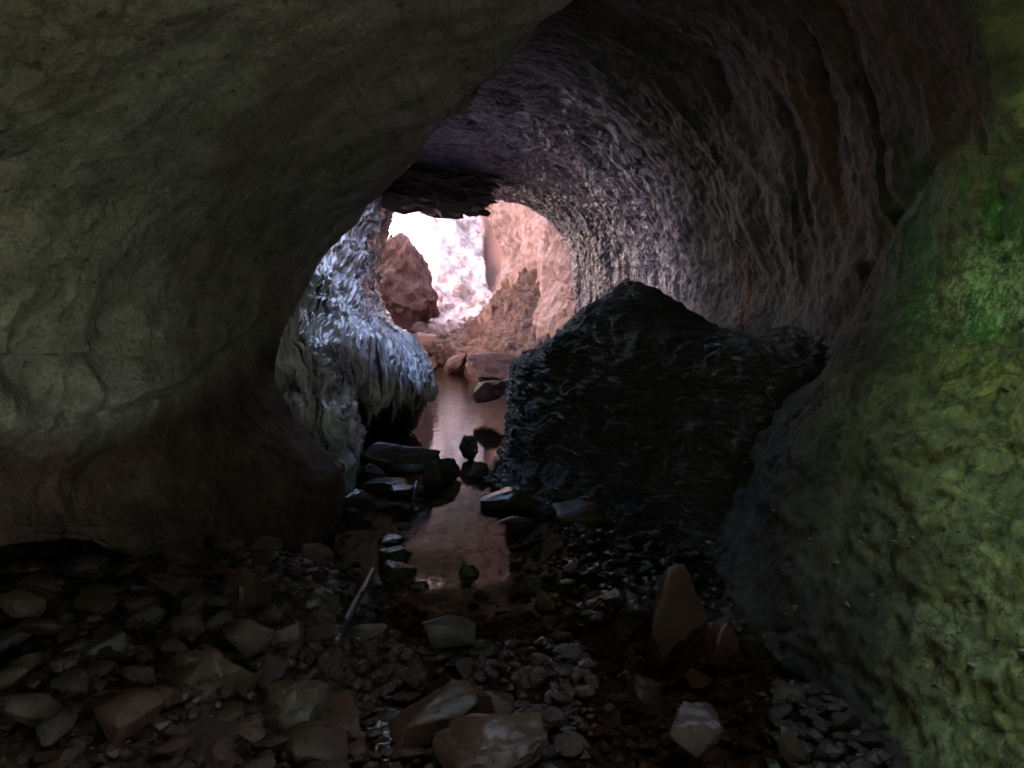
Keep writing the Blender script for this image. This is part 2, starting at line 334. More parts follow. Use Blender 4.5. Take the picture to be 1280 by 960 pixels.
# ------------------------------------------------------------------ structure: near left wall (overhang)
def rows_to_ctrl(rows):
    return np.array([[pix(px, py, D) for (px, py, D) in r] for r in rows])
def left_wall():
    R = []
    for y, pts in ((-420, ((-700,1.2),(0,1.3),(350,1.45),(700,1.5),(980,1.7))),
                   (-200, ((-560,1.4),(0,1.6),(380,1.9),(680,2.05),(850,2.3))),
                   (0,    ((-480,1.6),(0,1.9),(340,2.4),(570,2.8),(700,3.1))),
                   (120,  ((-440,1.75),(0,2.15),(290,2.8),(475,3.5),(578,4.05))),
                   (215,  ((-420,1.9),(0,2.35),(250,3.1),(400,4.1),(490,5.0))),
                   (300,  ((-400,2.0),(0,2.45),(220,3.25),(335,4.4),(414,5.5))),
                   (380,  ((-400,2.0),(0,2.5),(190,3.2),(290,4.3),(366,5.4))),
                   (450,  ((-400,2.0),(0,2.48),(165,3.05),(265,4.0),(340,5.0))),
                   (520,  ((-400,2.0),(0,2.5),(150,3.0),(260,3.7),(352,4.6))),
                   (600,  ((-400,2.1),(0,2.65),(150,3.05),(280,3.5),(420,4.45))),
                   (665,  ((-400,2.1),(0,2.6),(150,2.95),(285,3.35),(412,4.3))),
                   (700,  ((-400,2.15),(0,2.65),(150,3.0),(285,3.4),(404,4.25)))):
        row = [(px, y, D) for px, D in pts]
        e = row[-1]; row += [(e[0] - 14, y, e[2] + 0.45), (e[0] - 90, y, e[2] + 1.3)]
        R.append(row)
    ctrl = rows_to_ctrl(R)
    ctrl[-2:, :, 2] += np.array([0, .02, .03, -.06, -.05, -.05, 0.])[None, :] * np.array([.5, 1])[:, None]
    under = ctrl[-1].copy(); under[:, 1] += np.array([.9, .9, .7, .25, .1, .1, .1]); under[:, 2] -= np.array([.02, .05, .08, .12, .08, .05, .0])
    base = under.copy(); base[:, 1] += np.array([.3, .3, .2, .05, 0, 0, 0]); base[:, 2] = -0.35
    ctrl = np.concatenate([ctrl, under[None], base[None]])
    G = sheet(ctrl, spans((0, 1.7, 30), (1.7, 11, 460), (11, 13, 40)), spans((0, .9, 30), (.9, 4.1, 380), (4.1, 6, 30))); N = facing(G, (0.3, 1.5, 1.2)); U = uvw(G); px, py = topix(G)
    d = 0.05 * fbm(G * 1.3, 2) + 0.008 * fbm(G * 6 + 5, 4)
    # long shallow furrows that run with the overhang's edge
    w = fbm(G * 2.2 + 9, 3) * 0.25
    t = (px * 0.72 + py * 0.70) / 95.0
    a = (px * -0.62 + py * 0.78)
    q = np.stack([t * 1.5 + w * 3, (px * 0.7 - py * 0.72) / 620.0, np.zeros_like(t)], -1)
    d += 0.024 * fbm(q, 4) * smooth(-200, 200, py)
    # hanging folds on the lower left, upright and fluted
    fl = smooth(330, 420, py) * (1 - smooth(520, 620, py)) * (1 - smooth(280, 360, px))
    q = np.stack([(px + 0.45 * py) / 62.0 + w * 1.5, py / 900.0, np.zeros_like(t) + 4.2], -1)
    d += fl * 0.042 * ridged(q, 2, 0.4)
    for (hx, hy, rx, ry, dep) in ((62, 440, 70, 95, 0.21), (152, 425, 40, 75, 0.14), (290, 470, 26, 40, .04)):
        r = np.hypot((px - hx) / rx, (py - hy) / ry)
        up = np.where(py < hy, 1.5, 1.0); d -= dep * (1 - smooth(0.15, 1.0, r * np.where(py < hy, 1.25, .9)))
    d += 0.035 * fbm(np.stack([px / 70, py / 90, 0 * px], -1) + 3, 4) * smooth(640, 690, py)
    # crack under the folds
    cy_ = 540 - 0.00135 * np.clip(px, -200, 420) ** 2 + 12 * perlin(np.stack([px / 60, 0 * px, 0 * px], -1))
    cr = np.exp(-((py - cy_) / 5.0) ** 2) * smooth(90, 160, px) * (1 - smooth(330, 360, px)); d -= 0.05 * cr
    step = smooth(-25, 45, py - cy_) * smooth(-200, 0, px) * (1 - smooth(280, 360, px)); d -= 0.04 * step
    d += 0.005 * fbm(G * 22, 3)
    # rounded scabs
    d += 0.006 * (smooth(0.30, 0.36, fbm(G * 3.2 + 31, 5, .6)))
    G2 = G + N * d[..., None]
    o = struct(grid_obj('cave_wall_left', G2, MAT['left']))
    vattr(o, 'brown', np.clip(smooth(-40, 90, py - (545 - 0.9 * np.clip(px - 60, 0, 400) * .45)) * 0.85 + 0.25 * smooth(300, 420, px) * smooth(300, 430, py), 0, 1))
    return o
left_wall()

# ------------------------------------------------------------------ structure: passage roof and right wall
SHAFT = (1.08, 1.05, 0.93)          # x, y, radius of the unseen roof shaft added to light the right wall
SLOT = (-1.84, 7.15, .95, 1.45); SKEW = -.33       # x, y, half axes and slant of the second unseen shaft, added over the flowstone
def passage():
    base = [(-2.3,-.4),(-2.2,1.3),(-1.75,2.35),(-.85,2.78),(-.05,2.85),(.62,2.74),(1.13,2.42),(1.38,1.85),(1.43,1.25),(1.2,.62),(.88,-.25)]
    def ring(y, **ch):
        r = [list(p) for p in base]
        for k, v in ch.items(): r[int(k[1:])] = list(v)
        return [(x, y, z) for x, z in r]
    rings = [[(x, -6.4, z) for x, z in ((-.5,-.4),(-.55,.4),(-.5,.9),(-.35,1.2),(0,1.3),(.35,1.2),(.5,1.0),(.55,.7),(.55,.4),(.5,.1),(.5,-.3))],
             ring(-5.4, p7=(1.5,1.6), p8=(1.5,1.1), p9=(1.4,.5), p10=(1.2,-.3), p4=(0,2.5), p3=(-.8,2.4), p5=(.7,2.4), p6=(1.2,2.1), p2=(-1.5,2.0), p1=(-1.8,1.2), p0=(-1.9,-.4)),
             ring(-3.5, p7=(1.75,1.85), p6=(1.5,2.4), p8=(1.7,1.2), p9=(1.5,.55), p10=(1.2,-.3)),
             ring(-1.2, p7=(1.75,1.9), p6=(1.5,2.5), p8=(1.75,1.25), p9=(1.5,.6), p10=(1.15,-.3)),
             ring(0.4, p7=(1.62,1.9), p6=(1.4,2.5), p8=(1.62,1.25), p9=(1.38,.6), p10=(1.08,-.3)),
             ring(1.4, p7=(1.46,1.87), p8=(1.46,1.25), p9=(1.24,.62), p10=(1.02,-.28)),
             ring(2.1, p10=(.96,-.25), p9=(1.22,.60)), ring(3.0, p9=(1.1,.55), p10=(.80,-.25)), ring(4.0, p9=(1.2,.6), p10=(.93,-.25), p8=(1.5,1.25)),
             ring(5.0, p2=(-2.0,2.45), p1=(-2.5,1.3), p7=(1.36,1.75), p6=(1.13,2.2), p5=(.68,2.58), p4=(0.05,2.78)),
             ring(6.4, p7=(1.27,1.78), p6=(.98,2.24), p5=(.52,2.62), p4=(-.05,2.82), p8=(1.35,1.3), p2=(-2.1,2.5), p1=(-2.7,1.3), p3=(-.95,2.86)),
             ring(8.2, p7=(1.08,1.95), p6=(.78,2.40), p5=(.32,2.74), p4=(-.30,2.90), p3=(-1.05,2.92), p2=(-2.15,2.6), p1=(-2.7,1.3), p8=(1.22,1.2)),
             ring(10.0, p7=(.94,2.0), p6=(.68,2.45), p5=(.22,2.78), p4=(-.42,2.95), p3=(-1.15,2.98), p2=(-2.2,2.7), p1=(-2.6,1.6), p8=(1.05,1.2)),
             ring(11.3, p7=(.88,2.02), p6=(.66,2.48), p5=(.22,2.82), p4=(-.46,2.98), p3=(-1.2,3.02), p2=(-2.0,2.75), p1=(-2.4,1.8), p8=(.98,1.2))]
    last = [(x * 1.12 + .05, 11.75, z + .22) for x, y, z in rings[-1]]
    last2 = [(x * 1.7 + .3, 12.2, z * 1.25 + 1.2) for x, y, z in rings[-1]]
    ctrl = np.array(rings + [last, last2])
    G = sheet(ctrl, spans((0, 5, 60), (5, 9, 330), (9, 13.2, 240), (13.2, 15, 24)), spans((0, 2, 40), (2, 5, 130), (5, 8, 130), (8, 10, 130))); N = facing(G, (0, 3, 1.3)); U = uvw(G); px, py = topix(G)
    X, Y, Z = G[..., 0], G[..., 1], G[..., 2]
    inner = smooth(4.2, 6.0, Y)
    d = 0.06 * fbm(G * 1.1 + 3, 2) + 0.014 * fbm(G * 6.5 + 8, 4)
    wob = fbm(G * 1.6 + 40, 3)
    # scallops drawn out round the bore
    q = np.stack([U[..., 0] * 1.7 + wob, Y * 10.5 + wob * 2.2 + U[..., 0] * .8, np.zeros_like(wob)], -1)
    d += (0.004 + 0.030 * inner) * ridged(q, 3, 0.5) * smooth(0.9, 1.5, Z)
    # upright folds of the near right wall
    q = np.stack([U[..., 0] * 0.35, U[..., 1] * 2.6 + wob * .5, np.zeros_like(wob) + 7], -1)
    d += 0.05 * ridged(q, 2, 0.5) * (1 - inner) * smooth(1.1, 1.7, Z) * smooth(0.2, 1.0, X) * smooth(-.5, 1.2, Y)
    # oblique crack
    cx = 1152 - (py - 230) * 0.63 + 14 * perlin(np.stack([py / 50, 0 * py, 0 * py], -1))
    vis = smooth(1.2, 1.8, Y) * smooth(.6, 1.0, X)
    d -= 0.035 * np.exp(-((px - cx) / 11.0) ** 2) * vis * smooth(150, 230, py) * (1 - smooth(440, 520, py))
    # lower slope: lumpy crust, embedded stones and torn flakes
    low = (1 - smooth(1.0, 1.45, Z)) * smooth(.3, .7, X)
    d += low * (0.022 * fbm(G * np.array((1.6, 1.6, 3.2)) + 60, 6, .5) + 0.005 * ridged(G * 24 + 2 * wob[..., None], 3))
    lay = fbm(np.stack([X * 1.5, Y * 1.5, Z * 7 + wob], -1) + 90, 4); d += low * (0.010 * (smooth(-0.01, 0.02, lay) - .5) + .012 * (smooth(.34, .36, lay) - .5))
    d += 0.008 * fbm(G * 24, 3)
    G2 = G + N * d[..., None]
    keep = ~((np.hypot(X - SHAFT[0], Y - SHAFT[1]) < SHAFT[2] + .04) & (Z > 2.2))
    keep &= ~((np.hypot((X - SLOT[0] - SKEW * (Y - SLOT[1])) / (SLOT[2] + .03), (Y - SLOT[1]) / (SLOT[3] + .03)) < 1) & (Z > 2.2))
    keep &= ~((np.hypot((Y + 1.6) / .75, (Z - 1.2) / .58) < 1 + .12 * wob) & (X > .8))  # unseen side opening, cut to let daylight onto the left wall
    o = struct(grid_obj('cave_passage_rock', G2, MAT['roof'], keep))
    shards(o, G2, N, 160, 'rock_chip', MAT['chip'], (.006, .03), .6, lambda p: (p[0] > .7) & (p[2] < 1.25) & (p[2] > .02) & (p[1] > 1.5) & (p[1] < 3.6), (.7, 1.3))
    px, py = topix(G2)
    vis = smooth(-.2, .9, Y) * (1 - smooth(4.4, 5.2, Y)) * smooth(.4, .8, X)
    al = vis * np.maximum(smooth(1010, 1260, px + 0.10 * (py - 600)) * (1 - smooth(1.5, 2.2, Z)), .55 * smooth(900, 1100, px) * smooth(420, 480, py) * (1 - smooth(700, 800, py)))
    vattr(o, 'green_glow', np.where(Y < 1.5, vis * (1 - smooth(1.25, 1.75, Z)), al * (1 - smooth(1.6, 2.0, Z))))
    cr = vis * smooth(1110, 1250, px + (py - 330) * .35) * np.exp(-((py - 350) / 80.0) ** 2)
    vattr(o, 'crust_glow', cr); vattr(o, 'emerald_glow', vis * smooth(1080, 1190, px + (py - 330) * .2) * (1 - smooth(400, 470, py)) * smooth(120, 270, py)); vattr(o, 'lime_glow', np.where(Y < 1.5, 1 - smooth(.9, 1.25, Z), vis * smooth(1090, 1275, px) * smooth(395, 450, py)))
    return o
passage()

# unseen shaft added to light the right wall; mossy lining tints the daylight green
def shaft(cx, cy_, ax, ay, z0, flare, mat, z1=4.8, skew=0.0):
    th = np.linspace(0, 2 * math.pi, 65); zs = np.linspace(z0, z1, 30)
    T, Zz = np.meshgrid(th, zs); r = 1 + flare * smooth(z0 + .2, 4.75, Zz)
    P0 = np.stack([np.cos(T), np.sin(T), Zz], -1); r = r * (1.03 + 0.16 * fbm(P0 * 1.6 + cx, 3)); r[:, -1] = r[:, 0]
    G = np.stack([cx + ax * r * np.cos(T) + skew * ay * r * np.sin(T), cy_ + ay * r * np.sin(T), Zz], -1)
    return struct(grid_obj('added_light_shaft', G, MAT[mat]))
shaft(SHAFT[0], SHAFT[1], SHAFT[2], SHAFT[2], 2.3, .12, 'green_bounce')
shaft(SLOT[0], SLOT[1], SLOT[2], SLOT[3], 2.75, .0, 'pale_bounce', 3.7, SKEW)  # added above the flowstone; pale lining bounces light down onto it

# ------------------------------------------------------------------ flowstone on the left of the inner passage
def flowstone():
    rows = [
     [(360,150,8.4),(390,150,7.4),(425,150,7.6),(450,150,8.4),(470,150,9.2),(500,150,10.2),(540,150,11.4),(520,150,12.4)],
     [(340,215,8.2),(385,215,7.0),(422,215,7.4),(448,215,8.2),(471,215,9.0),(495,215,10.0),(522,215,11.0),(500,215,12.2)],
     [(325,262,7.6),(368,262,6.5),(410,262,6.9),(440,262,7.8),(462,262,8.6),(474,262,9.8),(486,262,10.8),(460,262,11.8)],
     [(310,315,7.0),(352,315,6.0),(398,315,6.4),(428,315,7.2),(452,315,8.0),(462,315,9.2),(472,315,10.2),(446,315,11.2)],
     [(300,365,6.6),(345,365,5.6),(388,365,5.9),(420,365,6.6),(446,365,7.3),(456,365,8.4),(466,365,9.3),(440,365,10.4)],
     [(290,405,6.3),(340,405,5.35),(384,405,5.6),(420,405,6.2),(450,405,6.8),(468,405,7.6),(483,405,8.4),(458,405,9.6)],
     [(290,438,6.1),(336,438,5.15),(384,438,5.35),(425,438,5.95),(465,438,6.5),(496,438,7.1),(515,438,7.8),(500,438,9.0)],
     [(290,466,6.1),(336,466,5.1),(386,466,5.3),(425,466,5.9),(472,466,6.5),(510,466,6.85),(533,466,7.35),(516,466,8.8)],
     [(290,488,6.1),(338,488,5.05),(388,488,5.3),(424,488,5.85),(446,488,7.2),(490,488,7.9),(532,488,7.6),(515,488,8.8)],
     [(290,520,6.0),(342,520,5.0),(392,520,5.25),(428,520,5.8),(444,520,7.3),(485,520,8.0),(522,520,7.75),(505,520,8.8)],
     [(290,555,5.9),(348,555,4.95),(398,555,5.2),(434,555,5.7),(446,555,7.0),(475,555,7.6),(500,555,7.8),(490,555,8.7)],
     [(290,605,5.8),(358,605,4.9),(405,605,5.1),(440,605,5.5),(446,605,6.5),(470,605,6.9),(485,605,7.2),(480,605,8.0)],
     [(290,680,5.6),(370,680,4.7),(410,680,4.9),(436,680,5.2),(444,680,6.0),(460,680,6.4),(475,680,6.7),(475,680,7.6)]]
    ctrl = rows_to_ctrl(rows)
    G = sheet(ctrl, 420, 340); N = facing(G, (0, 4, 1.2)); U = uvw(G); px, py = topix(G)
    wob = fbm(G * 2.0 + 13, 3); alc = smooth(470, 490, py) * smooth(434, 446, px)
    d = 0.07 * fbm(G * 1.8, 3) + 0.02 * fbm(G * 8, 3)
    jj = np.linspace(0, 7, G.shape[1])[None, :] + 0 * G[..., 0]; ii = np.linspace(0, 1, G.shape[0])[:, None] + 0 * G[..., 0]
    sv = jj * .42 + .12 * wob - .25 * ii
    q = np.stack([sv * 15, G[..., 2] * 1.5 + wob, np.zeros_like(wob)], -1)
    d += 0.042 * ridged(q, 3, 0.55) * (1 - alc)
    q = np.stack([sv * 46, G[..., 2] * 5.0 + wob, np.zeros_like(wob) + 3], -1); d += 0.016 * ridged(q, 2) * (1 - alc)
    G = G + N * d[..., None]
    rag = np.clip(ridged(np.stack([jj * 7 + .3 * wob, 0 * jj, 0 * jj + 5], -1), 3, .6) + .1, 0, 2)
    G[..., 2] -= (0.04 + 0.11 * rag) * smooth(425, 464, py) * (1 - smooth(466, 492, py)) * smooth(3.2, 3.8, jj) * (1 - smooth(6.1, 6.5, jj))
    root = bpy.data.objects.new('flowstone', None); C.objects.link(root)
    o = grid_obj('curtain', G, MAT['flow'], parent=root, uv=np.stack([sv, G[..., 2]], -1))
    vattr(o, 'brown', np.clip(alc + smooth(575, 640, py) * .8 + .75 * smooth(470, 560, py) * (1 - smooth(365, 400, px)), 0, 1))
    r0 = int(np.argmin(np.abs(np.linspace(0, 12, G.shape[0]) - 7.25))); dm = None
    for k in range(26):
        if random.random() < .35: continue
        j = int((3.45 + 2.75 * (k + random.random() * .8) / 26) / 7 * (G.shape[1] - 1)); p = G[r0, j]; L = random.choice((.05, .07, .09, .12, .18)) * random.uniform(.8, 1.2)
        if dm is None:
            bm = bmesh.new(); prof = [(.16, .25), (.17, .0), (.11, -.3), (.075, -.6), (.04, -.85), (.008, -1.0)]
            rings = [[bm.verts.new((q * math.cos(t * math.pi / 4) * (1 + .25 * math.sin(3 * h * 4 + t)), q * math.sin(t * math.pi / 4), h)) for t in range(8)] for q, h in prof]
            for a, b in zip(rings, rings[1:]):
                for t in range(8): bm.faces.new((a[t], a[(t + 1) % 8], b[(t + 1) % 8], b[t]))
            dm = bpy.data.meshes.new('drip'); bm.to_mesh(dm); bm.free(); dm.materials.append(MAT['drip']); dm.polygons.foreach_set('use_smooth', np.full(len(dm.polygons), True))
        c = bpy.data.objects.new('drip', dm); C.objects.link(c); c.parent = root; c.location = p + np.array((.0, .03, .02)); c.scale = (L * random.uniform(.7, 1.5), L, L); c.rotation_euler = (random.uniform(-.15, .15), random.uniform(-.25, .05), random.uniform(0, 6))
    tag(root, 'pale ribbed wet flowstone curtain lining the inner passage, hollowed out near the water', 'flowstone')
flowstone()

# ------------------------------------------------------------------ dark shale bank on the right
def bank():
    plan = [(0.55,9.5),(0.25,7.6),(.08,6.4),(.05,5.6),(.18,5.08),(.48,4.70),(.90,4.22),(1.25,3.75),(1.75,3.2)]
    tops = [.92,.92,.90,.92,1.02,1.33,1.05,1.08,1.15]
    rows = []
    for f, push in ((1.0, .45), (0.985, .16), (0.93, .03), (0.75, -.02), (0.5, -.05), (0.25, -.08), (0.08, -.14), (-.15, -.25)):
        row = []
        for k, ((x, y), tz) in enumerate(zip(plan, tops)):
            a = plan[max(k - 1, 0)]; b = plan[min(k + 1, len(plan) - 1)]
            t = Vector((b[0] - a[0], b[1] - a[1])).normalized(); nin = Vector((-t.y, t.x))   # towards the rock
            if nin.x < -.2: nin = -nin
            row.append((x + nin.x * push, y + nin.y * push, tz * f + (0.05 if f == 1 else 0)))
        rows.append(row)
    topback = [(max(x, .3) + .55, y + .8, min(tz, .95) - .1) for (x, y, z), tz in zip(rows[0], tops)]
    ctrl = np.array([topback] + rows)
    G = sheet(ctrl, 330, 420); N = facing(G, (0.2, 0, 1.3)); X, Y, Z = G[..., 0], G[..., 1], G[..., 2]
    wob = fbm(G * 2.2 + 3, 3)
    d = 0.035 * fbm(G * 2.4 + 1, 3) + 0.018 * fbm(G * 9 + 4, 4)
    q = np.stack([X * 5 + Z * 1.5, Y * 5, Z * 17 + X * 4 + wob * 3], -1); d += 0.02 * ridged(q, 3, 0.6)
    q = np.stack([X * 9 - Z * 5, Y * 9, Z * 26 - X * 6 + wob * 4], -1); d += 0.022 * smooth(0.1, 0.5, perlin(q))
    root = bpy.data.objects.new('shale_bank', None); C.objects.link(root)
    d = d * (1 - .6 * smooth(.9, 1.15, Z))
    o = grid_obj('bank_face', G + N * d[..., None], MAT['bank'], None, root)
    shards(root, G + N * d[..., None], N, 2200, 'shale_flake', MAT['flake'], (.01, .045), .22, lambda p: (p[2] > .02) & (p[1] < 6.6))
    tag(root, 'near-black bank of flaky shale with an upright end beside the bright opening', 'rock bank')
bank()

# ------------------------------------------------------------------ far chamber
def chamber():
    rows = []
    for y, e in ((120, 590), (200, 596), (240, 600), (280, 616), (320, 628), (360, 624), (400, 612), (470, 600)):
        rows.append([(800, y, 10.6), (735 + max(0, (y - 300)) * .2, y, 11.6), (704, y, 12.6), (672 + (e - 616) * .3, y, 14.4), (645 + (e - 616) * .7, y, 16.4), (e, y, 18.0), (e + 8, y, 19.2), (e + 45, y, 22.5)])
    ctrl = rows_to_ctrl(rows); G = sheet(ctrl, 200, 260); N = facing(G, (-2, 14, 1.5))
    d = 0.22 * fbm(G * .55, 3) + 0.08 * fbm(G * 2.2 + 3, 4) + 0.03 * fbm(G * 8, 3)
    struct(grid_obj('chamber_wall_right', G + N * d[..., None], MAT['pink']))
    rows = []
    for y, D in ((-60, 30.5), (120, 29.5), (200, 28.6), (245, 27.6), (275, 26.2), (310, 25.0), (345, 23.8), (375, 22.6), (400, 21.6), (425, 20.8), (441, 20.4), (452, 20.3)):
        rows.append([(px, y + (8 if px < 540 else 0), D + c) for px, c in ((330, -3.5), (410, -1.6), (470, -.5), (520, 0), (560, .2), (600, .5), (640, 1.0), (700, 1.5))])
    ctrl = rows_to_ctrl(rows); G = sheet(ctrl, 300, 240); N = facing(G, (-1, 15, 4)); px, py = topix(G)
    d = 0.40 * fbm(G * .5 + 6, 3) + 0.10 * fbm(G * np.array((1.2, 1.9, 2.6)) + 3, 4) + 0.16 * smooth(0.22, .40, fbm(G * np.array((1.6, 2, 3.4)) + 44, 3)) * smooth(330, 360, py) + 0.03 * fbm(G * 6, 4)
    sm = smooth(-5, 5, px - 601 - .17 * (py - 270) + 4 * perlin(G * .8)) * (1 - smooth(352, 372, py)) * smooth(255, 275, py)
    d = d * (1 - .8 * sm) - .7 * sm * np.exp(-((px - 616) / 15.0) ** 2 - ((py - 325) / 34.0) ** 2)
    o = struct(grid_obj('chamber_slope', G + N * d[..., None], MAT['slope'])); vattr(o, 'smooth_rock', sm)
    # left wall of the chamber, plan x height
    plan = [(-2.0,9.9),(-2.3,10.8),(-2.75,12.0),(-3.4,14.2),(-3.7,17.0),(-4.2,20.0),(-4.6,24.0),(-4,30)]
    ctrl = np.array([[(x - .0 + .18 * abs(z - 1.5) * (1 if z > 1.5 else .6) * -.6, y, z) for x, y in plan] for z in (-.4, .5, 1.5, 2.6, 4.0, 6.0, 9.0)])
    G = sheet(ctrl, 140, 240); N = facing(G, (0, 17, 2)); d = 0.25 * fbm(G * .7 + 2, 4) + 0.06 * fbm(G * 3.5, 4)
    struct(grid_obj('chamber_wall_left', G + N * d[..., None], MAT['paleleft']))
    # roof from the lip to the skylight
    plan = [(-5, 0), (-3, .0), (-1, 0), (1, 0), (3, 0), (6, 0)]
    ctrl = np.array([[(x, y, z + .1 * abs(x)) for x, _ in plan] for y, z in ((11.5, 3.25), (11.9, 4.0), (12.0, 4.6), (12.0, 5.2), (11.9, 6.0))])
    G = sheet(ctrl, 140, 160); N = facing(G, (0, 17, 2)); d = 0.12 * fbm(G * .6 + 22, 4)
    struct(grid_obj('chamber_roof', G + N * d[..., None], MAT['pink']))
    # rubble mound
    rows = [[(520,414,21.0),(545,424,19.8),(578,418,18.9),(608,396,17.8),(640,358,16.8),(668,348,15.8),(702,352,14.4),(740,350,13.0),(790,340,12)],
            [(520,420,20.6),(543,428,19.6),(574,423,18.4),(606,406,17.2),(640,380,16.0),(672,372,15.0),(706,372,13.8),(745,375,12.4),(800,370,11.4)],
            [(524,428,20.3),(541,434,19.4),(568,430,18.2),(600,418,16.8),(638,398,15.4),(674,398,14.2),(710,405,13.0),(750,405,11.9),(800,400,11)],
            [(528,438,20.2),(541,442,19.5),(562,441,18.3),(592,436,16.6),(628,438,14.9),(662,440,13.5),(700,445,12.3),(750,445,11.4),(800,440,10.6)]]
    ctrl = rows_to_ctrl(rows)
    foot = np.array([(-2.6,20.6,-.2),(-2.1,20.0,-.2),(-1.65,19.0,-.2),(-1.05,17.0,-.2),(-.45,14.8,-.2),(.0,13.1,-.2),(.5,11.8,-.2),(1.2,10.9,-.2),(2,10.5,-.2)])
    back = ctrl[0].copy(); back[:, 1] += 1.2; back[:, 2] -= 1.3
    ctrl = np.concatenate([back[None], ctrl, foot[None]])
    G = sheet(ctrl, 220, 300); N = facing(G, (-3, 8, 6))
    d = 0.10 * fbm(G * 1.5, 3) + 0.09 * ridged(np.stack([G[..., 0] * 1.9 + G[..., 2], G[..., 1] * 1.5, G[..., 2] * 2.2 - G[..., 0]], -1), 4, .6) + 0.04 * fbm(G * 9, 3)
    o = grid_obj('rubble_mound', G + N * d[..., None], MAT['rubble'])
    tag(o, 'brown mound of broken rubble heaped against the smooth pink chamber wall', 'rubble mound')
chamber()

# ------------------------------------------------------------------ hill over the cave, floor, water, outside ground
def hill():
    xs = np.linspace(-16, 16, 161); ys = np.linspace(-8.5, 46, 219); Xg, Yg = np.meshgrid(xs, ys)
    top = 4.6 + .9 * smooth(10.5, 12, Yg) + 2.6 * smooth(14.2, 17, Yg)
    f = smooth(-16, -7, Xg) * (1 - smooth(9, 16, Xg)) * smooth(-7.4, -5.0, Yg) * (1 - smooth(36, 46, Yg))
    f = f * (1 - smooth(2.2, 3.0, Xg) * (1 - smooth(-1.0, .2, Yg)))
    top = top - 1.35 * np.exp(-((Xg - SLOT[0]) / 2.0) ** 2 - ((Yg - SLOT[1]) / 2.2) ** 2)
    Zg = -1.6 + (top + 1.6) * f + 0.25 * fbm(np.stack([Xg * .4, Yg * .4, 0 * Xg], -1), 3)
    G = np.stack([Xg, Yg, Zg], -1)
    hole = np.hypot(Xg - SHAFT[0], Yg - SHAFT[1]) < SHAFT[2] * 1.15
    a = np.arctan2(Yg - 22, Xg + 1.9); rr = np.hypot((Xg + 1.9) / 2.6, (Yg - 22) / 4.1)
    hole |= rr < 1 + .18 * np.sin(3 * a + 1) + .1 * np.sin(7 * a)
    a = np.arctan2(Yg - 13.3, Xg + .3); rr = np.hypot((Xg + .2) / 2.7, (Yg - 13.1) / 1.55)
    hole |= rr < 1 + .16 * np.sin(3 * a + 2) + .08 * np.sin(5 * a)
    hole |= np.hypot((Xg - SLOT[0] - SKEW * (Yg - SLOT[1])) / (SLOT[2] * 1.1), (Yg - SLOT[1]) / SLOT[3]) < 1.05
    hole |= (np.abs(Xg) < 1.1) & (Yg < -4.6) & (Zg < 2.2) & (Zg > -1.4)
    hole |= (Xg > 1.7) & (Xg < 3.4) & (np.abs(Yg + 1.55) < 1.3) & (Zg < 4.0)
    struct(grid_obj('hill', G, MAT['hill'], ~hole))
    g = link_mesh('ground', [(-250,-250,-.9),(250,-250,-.9),(250,250,-.9),(-250,250,-.9)], [(0,1,2,3)], MAT['grass']); struct(g)
hill()
def floor_z(x, y):
    x = np.asarray(x, float); y = np.asarray(y, float)
    z = -0.16 + 0.0 * x
    z = z + 0.15 * (1 - smooth(2.5, 3.6, y + .35 * x)) * (1 - .55 * smooth(.05, .5, x))
    z = z + 0.20 * smooth(-.35, -1.0, x) * (1 - smooth(3.2, 4.4, y))
    z = z + 0.15 * smooth(.0, .45, x) * smooth(2.6, 3.2, y) * (1 - smooth(4.8, 5.6, y))
    z = z + 0.10 * smooth(.5, .95, x) * (1 - smooth(2.8, 3.3, y))
    z = z + 0.05 * fbm(np.stack([x * 2.2, y * 2.2, 0 * x], -1), 3)
    return z
def cave_floor():
    ys = np.concatenate([np.linspace(-6, 1.6, 30), np.linspace(1.65, 7, 240), np.linspace(7.1, 34, 90)]); xs = np.concatenate([np.linspace(-6, -2.05, 14), np.linspace(-2, 2, 240), np.linspace(2.05, 6, 14)])
    Xg, Yg = np.meshgrid(xs, ys); Zg = floor_z(Xg, Yg) + 0.022 * fbm(np.stack([Xg * 14, Yg * 14, 0 * Xg], -1), 4)
    struct(grid_obj('cave_floor', np.stack([Xg, Yg, Zg], -1), MAT['bed']))
    xs = np.linspace(-2.2, 1.5, 60); ys = np.linspace(-5.5, .9, 90); Xg, Yg = np.meshgrid(xs, ys)
    struct(grid_obj('bounce_floor', np.stack([Xg, Yg, floor_z(Xg, Yg) + .035 + .02 * fbm(np.stack([Xg * 5, Yg * 5, 0 * Xg], -1), 3)], -1), MAT['bounce_sand']))  # unseen pale sheet added behind the camera to bounce sunlight upward
    xs = np.linspace(-5, 4, 10); ys = np.linspace(1.0, 23, 24); Xg, Yg = np.meshgrid(xs, ys)
    struct(grid_obj('water', np.stack([Xg, Yg, 0 * Xg], -1), MAT['water']))
cave_floor()

